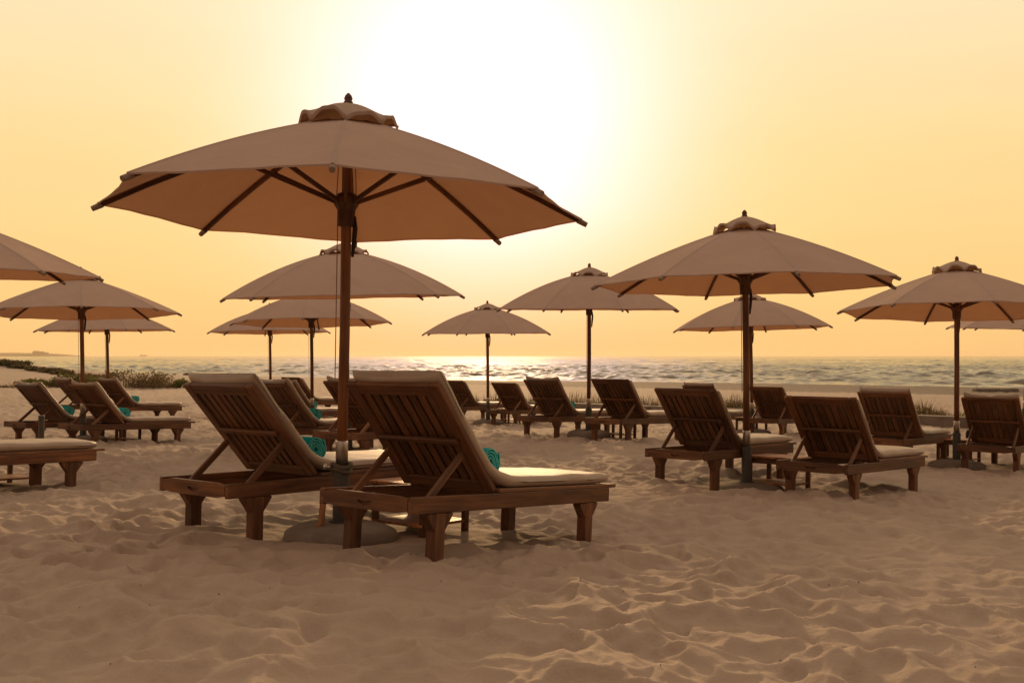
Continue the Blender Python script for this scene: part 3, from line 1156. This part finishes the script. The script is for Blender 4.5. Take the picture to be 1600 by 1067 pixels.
def make_umbrella():
    root = thing('beach_umbrella', 'umbrella', 'umbrella')
    # weight
    mb = MB()
    mb.lathe([(0.30, -0.10), (0.355, -0.03), (0.362, 0.025), (0.347, 0.066), (0.30, 0.092), (0.22, 0.108), (0.10, 0.116), (0.06, 0.117)], 36, wob=0.012)
    mb.build('base', M['stone'], root, smooth=True)
    mb = MB()
    mb.lathe([(0.075, 0.112), (0.075, 0.126), (0.052, 0.128), (0.052, 0.47), (0.048, 0.475)], 20)
    mb.build('ground_tube', M['tube'], root, smooth=False)
    mb = MB()
    mb.lathe([(0.0385, 0.474), (0.0385, 0.625), (0.036, 0.632)], 20)
    mb.build('collar', M['steel'], root, smooth=True)
    mb = MB()
    mb.tube([(0, 0, 0.60), (0.004, 0, 1.3), (0.001, 0, 2.0), (0, 0, 2.66)], [0.0335, 0.0330, 0.0325, 0.030], 14)
    mb.build('pole', M['pole_shaft'], root, smooth=True)
    mb = MB()
    mb.lathe([(0.052, 1.995), (0.056, 2.03), (0.058, 2.10), (0.078, 2.13), (0.080, 2.175), (0.060, 2.20), (0.055, 2.205)], 8)
    mb.build('hub', M['pole_wood'], root, bevel=0.003)
    mb = MB()
    mb.lathe([(0.045, 2.56), (0.072, 2.58), (0.072, 2.625), (0.05, 2.65)], 8)
    mb.build('crown_block', M['pole_wood'], root)
    # ribs and struts
    for k in range(8):
        a = k * math.pi / 4
        ca, sa = math.cos(a), math.sin(a)
        pts = []
        for t in (0.04, 0.2, 0.4, 0.6, 0.8, 1.0, 1.015):
            r = t * UR
            pts.append(Vector((r * ca, r * sa, UAPEX - drop(t) - 0.022)))
        mb = MB()
        for p, q in zip(pts[:-1], pts[1:]):
            mb.bar(p, q + (q - p).normalized() * 0.003, 0.019, 0.028)
        rib = mb.build('rib', M['pole_wood'], root)
        mb = MB()
        d = (pts[-1] - pts[-3]).normalized()
        mb.tube([pts[-2] - d * 0.035, pts[-2] + d * 0.032], [0.020, 0.017], 8)
        mb.build('end_cap', M['cap_grey'], rib, smooth=False)
        t = 0.47
        q = Vector((t * UR * ca, t * UR * sa, UAPEX - drop(t) - 0.045))
        mb = MB()
        mb.bar((0.066 * ca, 0.066 * sa, 2.150), q, 0.019, 0.028)
        mb.build('strut', M['pole_wood'], rib, bevel=0.003)
    # canopy cloth
    nr, na = 12, 8
    v, f = [], []
    idx = {}
    rs = np.random.default_rng(8)

    def vert(p):
        v.append(tuple(p))
        return len(v) - 1
    ph = rs.uniform(0, 6.28, (8, 3))
    grid = {}
    for k in range(8):
        a0, a1 = k * math.pi / 4, (k + 1) * math.pi / 4
        for i in range(nr + 1):
            t = 0.10 + 0.90 * i / nr
            for j in range(na + 1):
                key = (k if j < na else (k + 1) % 8, i, j if j < na else 0)
                if key in grid:
                    continue
                u = j / na
                bow = 4 * u * (1 - u)
                tt_ = t * (1 - 0.018 * bow * t ** 3)
                p0 = Vector((tt_ * UR * math.cos(a0), tt_ * UR * math.sin(a0), UAPEX - drop(tt_)))
                p1 = Vector((tt_ * UR * math.cos(a1), tt_ * UR * math.sin(a1), UAPEX - drop(tt_)))
                p = p0.lerp(p1, u)
                p.z += bow * (-0.010 * t + 0.004 * math.sin(7 * t + 5 * u + ph[k, 0]) * t + 0.0025 * math.sin(19 * u + 4 * t + ph[k, 1]) * t)
                grid[key] = vert(p)
    for k in range(8):
        for i in range(nr):
            for j in range(na):
                g_ = lambda i_, j_: grid[(k, i_, j_)] if j_ < na else grid[((k + 1) % 8, i_, 0)]
                f.append((g_(i, j), g_(i + 1, j), g_(i + 1, j + 1), g_(i, j + 1)))
    n_main = len(f)
    # narrow turned-down hem along the rim
    for k in range(8):
        for j in range(na):
            g_ = lambda i_, j_: Vector(v[grid[(k, i_, j_)] if j_ < na else grid[((k + 1) % 8, i_, 0)]])
            o0, o1 = g_(nr, j), g_(nr, j + 1)
            dn = Vector((0, 0, -0.008))
            t0, t1, a_, b_ = vert(o0), vert(o1), vert(o0 * 0.999 + dn), vert(o1 * 0.999 + dn)
            f.append((t0, a_, b_, t1))
    # raised seams over the ribs
    for k in range(8):
        a = k * math.pi / 4
        s_ = Vector((-math.sin(a), math.cos(a), 0))
        prev = None
        for i in range(nr + 1):
            c_ = Vector(v[grid[(k, i, 0)]])
            w = 0.010
            lft, mid_, rgt = vert(c_ - s_ * w + Vector((0, 0, -0.001))), vert(c_ + Vector((0, 0, 0.0050))), vert(c_ + s_ * w + Vector((0, 0, -0.001)))
            if prev:
                f.append((prev[0], lft, mid_, prev[1]))
                f.append((prev[1], mid_, rgt, prev[2]))
            prev = (lft, mid_, rgt)
    can = pymesh('canopy', v, f, M['canvas'], root, smooth=False)
    sm = [True] * len(f)
    can.data.polygons.foreach_set('use_smooth', sm)
    # keep the ridge at every rib sharp
    es = set()
    for k in range(8):
        for i in range(nr):
            es.add(tuple(sorted((grid[(k, i, 0)], grid[(k, i + 1, 0)]))))
    for e in can.data.edges:
        if tuple(sorted(e.vertices)) in es:
            e.use_edge_sharp = True
    # vent cap with arched openings between the ribs
    v, f = [], []
    n_a, n_r = 112, 9
    for i in range(n_r + 1):
        t = 0.08 + 0.92 * i / n_r
        for j in range(n_a):
            a = 2 * math.pi * j / n_a
            u = (j % 14) / 14
            bow = 4 * u * (1 - u)
            rr_ = 0.325 * t * (1 - 0.075 * bow)
            z = 2.785 - 0.158 * (0.30 * t + 0.70 * t * t) + 0.066 * bow ** 1.6 * t ** 6 + 0.012 * math.sin(3 * a + 2) * t + 0.010 * math.sin(7 * a + 1) * t * t + 0.006 * math.sin(17 * a) * t ** 3
            v.append((rr_ * math.cos(a), rr_ * math.sin(a), z))
    for i in range(n_r):
        for j in range(n_a):
            j2 = (j + 1) % n_a
            f.append((i * n_a + j, (i + 1) * n_a + j, (i + 1) * n_a + j2, i * n_a + j2))
    f.append(tuple(range(n_a)))
    # turned-under lip
    o = len(v)
    for j in range(n_a):
        a = 2 * math.pi * j / n_a
        x, y, z = v[n_r * n_a + j]
        v.append((x * 0.97, y * 0.97, z - 0.022))
    for j in range(n_a):
        j2 = (j + 1) % n_a
        f.append((n_r * n_a + j, o + j, o + j2, n_r * n_a + j2))
    pymesh('vent_cap', v, f, M['cap_canvas'], root, smooth=True)
    mb = MB()
    mb.lathe([(0.030, 2.772), (0.030, 2.792), (0.022, 2.796), (0.028, 2.812), (0.021, 2.832), (0.007, 2.848)], 12)
    mb.build('finial', M['pole_wood'], root, smooth=True)
    # pull cords and strap
    mb = MB()
    mb.tube([(-0.062, -0.012, 2.17), (-0.045, -0.010, 2.60)], 0.0032, 6)
    mb.tube([(0.062, -0.012, 2.17), (0.045, -0.010, 2.60)], 0.0032, 6)
    mb.tube([(-0.050, -0.030, 1.02), (-0.052, -0.030, 2.10)], 0.0032, 6)
    mb.build('cord', M['cord'], root, smooth=True)
    mb = MB()
    mb.tube([(0.052, 0.0, 2.06), (0.058, -0.004, 1.98), (0.050, -0.006, 1.88), (0.044, -0.004, 1.80)], [0.010, 0.016, 0.014, 0.008], 8)
    mb.build('strap', M['dark'], root, smooth=True)
    return root


ULAB = {
    'U1': 'largest cream canvas umbrella, nearest, its pole between the two foreground loungers',
    'U2': 'umbrella directly behind the pole of the largest one, its canopy just under that canopy',
    'U3': 'small umbrella partly covered by the canopy above it, left of the largest umbrella pole',
    'U4': 'smallest umbrella left of centre, half hidden behind the small umbrella to its right',
    'U5': 'small lone umbrella with a thin pole just left of the picture centre line',
    'U6': 'mid-sized umbrella right of centre, its right edge behind the large right-hand canopy',
    'U7': 'large right-hand umbrella with pole beside the orange-lit side table',
    'U8': 'small umbrella behind the pole of the large right-hand umbrella',
    'U9': 'umbrella at the far right with its canopy cut by the photo edge, pole fully visible',
    'U10': 'farthest right umbrella, only a canopy edge showing under the cut-off canopy',
    'U11': 'umbrella at the left edge, only the right third of its canopy in view',
    'U12': 'umbrella in the left group under the cut-off canopy, pole behind the wide-backed lounger',
    'U13': 'farthest umbrella of the left group, flat canopy low behind the nearer one',
}
STRAIGHT = ('U1', 'U7', 'U9', 'U10', 'U11', 'U12', 'U13')
protos = {True: make_umbrella()}
CONE = 0.42
protos[False] = make_umbrella()
used = set()
for k, (x, y, z, yaw, tx, ty) in UMBRELLAS.items():
    kind = k in STRAIGHT
    o = copy_tree(protos[kind]) if kind in used else protos[kind]
    used.add(kind)
    ax = Vector((math.sin(R(tx)), math.sin(R(ty)), 1)).normalized()
    u = (Vector((1, 0, 0)) - ax * ax.x).normalized()
    w = ax.cross(u)
    rot = Matrix((u, w, ax)).transposed() @ Matrix.Rotation(R(yaw), 3, 'Z')
    o.rotation_mode = 'XYZ'
    o.rotation_euler = rot.to_euler()
    o.location = (x, y, z + EYE)
    tag(o, ULAB[k], 'umbrella', 'beach umbrellas standing between the loungers')
    if k == 'U1':
        near_umb = o

# cloth tie and knob where the nearest pole meets its tube
mb = MB()
for i in range(2):
    pts = [(0.056 * math.cos(t) * (1 + 0.04 * i), 0.058 * math.sin(t), 0.445 + 0.028 * i + 0.012 * math.sin(2 * t + i)) for t in np.linspace(0, 2 * math.pi, 15)]
    mb.tube(pts, 0.015, 8)
mb.build('cloth_tie', M['cloth_tie'], near_umb, smooth=True)
mb = MB()
mb.tube([(-0.05, -0.02, 0.465), (-0.098, -0.042, 0.468)], [0.007, 0.007], 8)
mb.tube([(-0.098, -0.042, 0.455), (-0.104, -0.044, 0.485)], [0.014, 0.012], 8)
mb.build('knob', M['steel'], near_umb, smooth=True)

# wooden peg leaning on the nearest base
pg = MB()
pg.tube([(0, 0, 0), (0.006, 0, 0.02), (0.010, 0, 0.03), (0.022, 0, 0.15), (0.024, 0, 0.165)], [0.026, 0.024, 0.019, 0.020, 0.012], 10)
po = pg.build('wooden_peg', M['table_teak'], None, smooth=True)
po.location = (-1.195, 6.355, UMBRELLAS['U1'][2] + EYE + 0.104)
tag(po, 'small reddish wooden peg standing on the base of the nearest umbrella', 'peg')


# ------------------------------------------------------------------ side tables
def make_table():
    root = thing('side_table', 'table', 'side table')
    S_, H_ = 0.50, 0.315
    for i in range(6):
        mb = MB()
        w = S_ / 6
        mb.box((0, -S_ / 2 + w * (i + 0.5), H_ - 0.011), (S_, w - 0.006, 0.022))
        mb.build('slat', M['table_teak'], root, bevel=0.003)
    mb = MB()
    for sgn in (-1, 1):
        mb.box((0, sgn * (S_ / 2 - 0.035), H_ - 0.050), (S_ - 0.10, 0.022, 0.054))
        mb.box((sgn * (S_ / 2 - 0.035), 0, H_ - 0.050), (0.022, S_ - 0.12, 0.052))
    mb.build('apron', M['teak'], root, bevel=0.002)
    for sx_ in (-1, 1):
        for sy_ in (-1, 1):
            mb = MB()
            mb.box((sx_ * (S_ / 2 - 0.036), sy_ * (S_ / 2 - 0.036), (H_ - 0.023 - 0.06) / 2), (0.040, 0.040, H_ - 0.023 + 0.06))
            mb.build('leg', M['teak'], root, bevel=0.003)
    for i in range(5):
        mb = MB()
        w = (S_ - 0.04) / 5
        mb.box((0, -S_ / 2 + 0.02 + w * (i + 0.5), 0.045), (S_ - 0.02, w - 0.005, 0.018))
        mb.build('shelf_slat', M['table_teak'], root, bevel=0.002)
    return root


tproto = make_table()
for i, (x, y, z, yaw, lab) in enumerate(TAB):
    o = tproto if i == 0 else copy_tree(tproto)
    zz = float(ground_smooth(x, y)) + EYE
    o.location = (x, y, zz + 0.004)
    o.rotation_euler = (0, R(2.0), R(yaw))
    tag(o, lab, 'side table', 'low teak side tables between the loungers')

zt = float(ground_smooth(-2.0, 13.62)) + EYE + 0.015 + 0.315
mb = MB()
mb.lathe([(0.030, 0.0), (0.034, 0.01), (0.036, 0.09), (0.040, 0.125), (0.036, 0.124), (0.031, 0.02)], 16)
o = mb.build('drinking_glass', M['glass'], None, smooth=True)
o.location = (-2.20, 13.66, zt + 0.008)
tag(o, 'small pale drinking glass on the shaded table just right of the nearest pole', 'glass')
zt = float(ground_smooth(6.28, 14.40)) + EYE + 0.015 + 0.315
mb = MB()
mb.lathe([(0.026, 0.0), (0.030, 0.01), (0.030, 0.085), (0.020, 0.10), (0.018, 0.115)], 14)
o = mb.build('dark_bottle', M['dark'], None, smooth=True)
o.location = (6.42, 14.42, zt)
tag(o, 'small dark bottle on the table just right of the far right pole', 'bottle')

# ------------------------------------------------------------------ grey post in the left group
x, y = -6.02, 13.1
mb = MB()
mb.lathe([(0.034, -0.1), (0.034, 0.455), (0.038, 0.458), (0.038, 0.49), (0.03, 0.498)], 16)
o = mb.build('ground_post', M['tube'], None)
o.location = (x, y, float(ground_smooth(x, y)) + EYE)
tag(o, 'short grey-green post in the sand before the leftmost lounger back', 'post')


# ------------------------------------------------------------------ plants
def blades(n, spread, height, lean, width, rs, up=0.0, profile_=None):
    """thin curved blades growing from one clump; returns verts, faces, tint"""
    v, f, t = [], [], []
    for _ in range(n):
        a = rs.uniform(0, 2 * math.pi)
        r = spread * math.sqrt(rs.uniform(0, 1))
        bx, by = r * math.cos(a), r * math.sin(a) * 0.6
        h = height * rs.uniform(0.45, 1.0) * (1 - 0.45 * (r / spread) ** 2)
        la = rs.uniform(0, 2 * math.pi)
        ln = lean * rs.uniform(0.2, 1.0) * h
        dx, dy = math.cos(la) * ln, math.sin(la) * ln
        w = width * rs.uniform(0.6, 1.2)
        wx, wy = -math.sin(la) * w, math.cos(la) * w
        o = len(v)
        tint = rs.uniform(0, 1)
        for q, (k, ww) in enumerate(((0, 1), (0.45, 0.85), (0.8, 0.5))):
            cx, cy, cz = bx + dx * k * k, by + dy * k * k, h * k
            v.append((cx - wx * ww, cy - wy * ww, cz))
            v.append((cx + wx * ww, cy + wy * ww, cz))
            t += [tint, tint]
        v.append((bx + dx, by + dy, h * 0.98))
        t.append(tint)
        f += [(o, o + 1, o + 3, o + 2), (o + 2, o + 3, o + 5, o + 4), (o + 4, o + 5, o + 6)]
    return v, f, t


def leaves(n, rx, ry, rz, size, rs, lumps=6):
    v, f, t = [], [], []
    cs = [(rs.uniform(-0.75, 0.75), rs.uniform(-0.7, 0.7), rs.uniform(0.1, 0.75), rs.uniform(0.28, 0.5)) for _ in range(lumps)]
    for _ in range(n):
        cx, cy, cz, cr = cs[rs.integers(lumps)]
        d = rs.normal(0, 1, 3)
        d /= np.linalg.norm(d)
        q = cr * rs.uniform(0.5, 1.05)
        p = np.array([(cx + d[0] * q) * rx, (cy + d[1] * q) * ry, max(0.02, (cz + d[2] * q * 0.8)) * rz])
        s_ = size * rs.uniform(0.6, 1.4)
        a1 = rs.normal(0, 1, 3)
        a1 /= np.linalg.norm(a1)
        a2 = np.cross(a1, rs.normal(0, 1, 3))
        a2 /= np.linalg.norm(a2)
        o = len(v)
        v += [tuple(p - a1 * s_), tuple(p + a2 * s_ * 0.4), tuple(p + a1 * s_), tuple(p - a2 * s_ * 0.4)]
        t += [rs.uniform(0, 1)] * 4
        f.append((o, o + 1, o + 2, o + 3))
    return v, f, t


def stems(n, rx, rz, rs, name_parent):
    mb = MB()
    for _ in range(n):
        a = rs.uniform(0, 6.28)
        q = rs.uniform(0.3, 0.95)
        mb.tube([(0, 0, -0.05), (rx * 0.35 * q * math.cos(a), rx * 0.3 * q * math.sin(a), rz * 0.45), (rx * 0.8 * q * math.cos(a), rx * 0.6 * q * math.sin(a), rz * rs.uniform(0.6, 0.95))],
                [0.02, 0.013, 0.005], 5)
    return mb.build('stem', M['wrack'], name_parent)


def at_px(px, py_base, Y):
    """a point on the sand straight under picture column px at depth Y"""
    x = (px - 800) / 1600 * Y
    return x, Y


def shrub(px, Y, rx, rz, mat, n, size, label, seed, group, grass=0):
    rz *= 0.92 if Y < 60 else 0.60
    rx *= 1.0 if Y < 60 else 0.72
    n = int(n * 0.6)
    rs = np.random.default_rng(seed)
    x, y = at_px(px, 0, Y)
    z = float(ground_z(x, y)[0])
    o = thing('shrub', label, 'shrub', (x, y, z - 0.03), 0, group)
    v, f, t = leaves(n, rx, rx * 0.8, rz, size, rs, 9)
    pymesh('foliage', v, f, mat, o, tint=t)
    stems(7, rx, rz, rs, o)
    if grass:
        v, f, t = blades(grass, rx * 1.15, rz * 1.15, 0.5, 0.010, rs)
        pymesh('grass_blades', v, f, M['grass_dry'], o, tint=t)
    return o


def tuft(px, Y, spread, h, n, label, seed, mat='grass_dry', lean=0.55, width=0.008, group='dune grass tufts behind the loungers', twigs=True):
    rs = np.random.default_rng(seed)
    x, y = at_px(px, 0, Y)
    z = float(ground_z(x, y)[0])
    o = thing('grass_tuft', label, 'grass', (x, y, z - 0.03), 0, group)
    v, f, t = blades(n, spread, h, lean, width, rs)
    pymesh('blades', v, f, M[mat], o, tint=t)
    if twigs:
        v, f, t = leaves(int(n * 1.2), spread * 0.9, spread * 0.6, h * 0.62, 0.035, rs, 7)
        pymesh('foliage', v, f, M['leaf_olive'], o, tint=t)
    return o


G1_ = 'shrubs along the left dune'
shrub(14, 92, 2.6, 1.10, M['leaf_dark'], 1500, 0.17, 'dark scrub on the dune crest at the left edge', 1, G1_)
shrub(33, 90, 1.6, 0.62, M['leaf_dark'], 900, 0.15, 'low dark scrub just right of the dune crest scrub at the left edge', 2, G1_)
shrub(57, 88, 1.3, 0.85, M['leaf_dark'], 900, 0.15, 'rounded dark scrub at the left end of the dune hedge', 3, G1_)
shrub(76, 86, 1.7, 0.70, M['leaf_dark'], 1000, 0.15, 'dark scrub in the middle of the dune hedge', 4, G1_)
shrub(98, 82, 1.5, 0.75, M['leaf_dark'], 1000, 0.15, 'dark scrub at the right end of the dune hedge', 5, G1_)
shrub(150, 76, 2.0, 0.55, M['leaf_dark'], 900, 0.13, 'low dark scrub on the shore between the two left poles', 6, G1_)
shrub(50, 54, 1.1, 0.42, M['leaf_olive'], 900, 0.07, 'low yellowish scrub above the leftmost lounger back', 17, G1_, 120)
shrub(80, 52, 1.3, 0.62, M['leaf_green'], 1800, 0.07, 'green bush above the gap between the leftmost lounger backs', 7, G1_, 120)
shrub(122, 52, 1.2, 0.95, M['leaf_green'], 1700, 0.07, 'tall green grassy bush behind the left group pole', 8, G1_, 420)
shrub(150, 54, 1.0, 0.85, M['leaf_olive'], 1200, 0.07, 'dry bush between the two left poles', 18, G1_, 420)
shrub(212, 50, 1.7, 0.88, M['leaf_olive'], 3000, 0.065, 'largest brownish bush right of the left group', 9, G1_, 420)
shrub(248, 51, 0.9, 0.60, M['leaf_olive'], 700, 0.06, 'thin dry scrub between the large brown bush and the round green bush', 19, G1_, 420)
shrub(280, 51, 0.62, 0.58, M['leaf_green'], 1500, 0.06, 'small round green bush left of the second largest lounger', 10, G1_)
tuft(20, 50, 1.3, 0.30, 300, 'sparse low grass at the left edge behind the leftmost lounger', 31, width=0.010)
tuft(736, 30, 0.35, 0.62, 170, 'thin leafy tuft between the pokeout lounger back and the thin central pole', 11, 'leaf_olive')
tuft(772, 31, 0.35, 0.66, 160, 'tuft behind the thin central pole', 12, 'leaf_olive')
tuft(835, 32, 0.35, 0.55, 110, 'tuft in the gap between the two central lounger backs', 13)
tuft(897, 31, 0.55, 0.70, 190, 'bare twiggy tuft left of the middle pole', 14, 'leaf_olive', 0.8)
tuft(934, 31, 0.40, 0.58, 110, 'bare twiggy tuft right of the middle pole', 15, 'leaf_olive', 0.8)
tuft(1008, 30, 0.55, 0.62, 240, 'twiggy tuft between the dark-backed lounger and the one left of the right foreground pole', 16, 'leaf_olive', 0.7)
tuft(1150, 27, 0.48, 0.70, 320, 'bushy tuft left of the right foreground pole', 21, 'leaf_olive', 0.5)
tuft(1183, 28, 0.30, 0.45, 130, 'small tuft right of the right foreground pole', 22)
tuft(1443, 24.5, 0.52, 0.70, 340, 'tall twiggy tuft right of the grey-padded lounger', 23, 'leaf_olive', 0.6)
tuft(1470, 25.0, 0.30, 0.42, 140, 'low tuft just left of the far right pole', 24, 'leaf_olive')
tuft(1508, 24.0, 0.30, 0.50, 200, 'green tuft right of the far right pole', 25, 'leaf_green')

# low sand heap by the right tuft and other far beach bits
for (px, Y, s_, lab) in ((272, 122, 0.20, 'small dark rock on the shore, left of the pair beside the second largest lounger'),
                         (291, 118, 0.30, 'larger dark rock on the shore by the second largest lounger'),
                         (299, 117, 0.18, 'small dark rock touching the larger one on the shore')):
    x, y = at_px(px, 0, Y)
    bm = bmesh.new()
    bmesh.ops.create_icosphere(bm, subdivisions=3, radius=1.0)
    rs = np.random.default_rng(int(px))
    for vv in bm.verts:
        p = vv.co
        k = 1 + 0.30 * float(perlin(np.array([p.x * 1.3 + px]), np.array([p.y * 1.3 + p.z * 1.7]))[0])
        vv.co = Vector((p.x * k * s_ * 1.2, p.y * k * s_, p.z * k * s_ * 0.75))
    me = bpy.data.meshes.new('shore_rock')
    bm.to_mesh(me)
    bm.free()
    me.materials.append(M['rock'])
    o = link('shore_rock', me)
    o.location = (x, y, gz(x, y) + 0.12 * s_)
    tag(o, lab, 'rock', 'dark rocks on the shore')

x, y = at_px(1556, 0, 58)
mb = MB()  # long low mound made of overlapping blocks
for i in range(7):
    mb.box((-1.05 + 0.35 * i, random.uniform(-0.05, 0.05), 0.07 + random.uniform(0, 0.02)), (0.36, 0.55, 0.22), Matrix.Rotation(R(random.uniform(-4, 4)), 3, 'Y'))
o = mb.build('low_mound', M['stone'], None, bevel=0.05, seg=2)
o.location = (x, y, gz(x, y))
tag(o, 'long low greyish mound lying on the far sand near the water, far right', 'driftwood')
x, y = at_px(1524, 0, 58)
mb = MB()
mb.tube([(0, 0, -0.2), (0.05, 0, 0.15), (0.14, 0, 0.42)], [0.022, 0.02, 0.016], 8)
o = mb.build('pale_stick', M['pale_wood'], None, smooth=True)
o.location = (x, y, gz(x, y))
tag(o, 'pale leaning stick stuck in the far sand left of the long greyish mound', 'stick')

# scraps of dry wrack in the sand
rs = np.random.default_rng(77)
v, f = [], []
for _ in range(170):
    th_ = R(rs.uniform(-31, 31))
    d_ = 2.8 * (14 / 2.8) ** rs.uniform(0, 1)
    x, y = d_ * math.sin(th_), d_ * math.cos(th_)
    z = gz(x, y)
    a = rs.uniform(0, 6.28)
    l_, w_ = rs.uniform(0.002, 0.008), rs.uniform(0.0012, 0.003)
    ca, sa = math.cos(a), math.sin(a)
    o = len(v)
    hgt = rs.uniform(0.002, 0.006)
    for sx_, sy_ in ((-1, -1), (1, -1), (1, 1), (-1, 1)):
        v.append((x + ca * l_ * sx_ - sa * w_ * sy_, y + sa * l_ * sx_ + ca * w_ * sy_, z - 0.003))
    v.append((x, y, z + hgt))
    f += [(o, o + 1, o + 4), (o + 1, o + 2, o + 4), (o + 2, o + 3, o + 4), (o + 3, o, o + 4)]
deb = pymesh('beach_litter', v, f, M['wrack'])
deb['kind'] = 'stuff'
deb['label'] = 'scattered dark bits of dry wrack on the foreground sand'
deb['category'] = 'wrack'

# ------------------------------------------------------------------ haze
HAZE = True
if HAZE:
    m, nb, out = material('haze_air')
    pv = nb.n('ShaderNodeVolumePrincipled')
    pv.inputs['Color'].default_value = (0.95, 0.80, 0.58, 1)
    pv.inputs['Density'].default_value = 0.95e-4
    pv.inputs['Anisotropy'].default_value = 0.45
    nb.link(pv.outputs[0], out.inputs['Volume'])
    z0_, z1_ = -12.0, 30.0
    mb = MB()
    mb.box((0, 4000, (z0_ + z1_) / 2), (110000, 10600, z1_ - z0_))
    hz_o = mb.build('haze', m)
    hz_o['kind'] = 'stuff'
    hz_o['label'] = 'pale warm haze over the whole beach and sea'
    hz_o['category'] = 'haze'
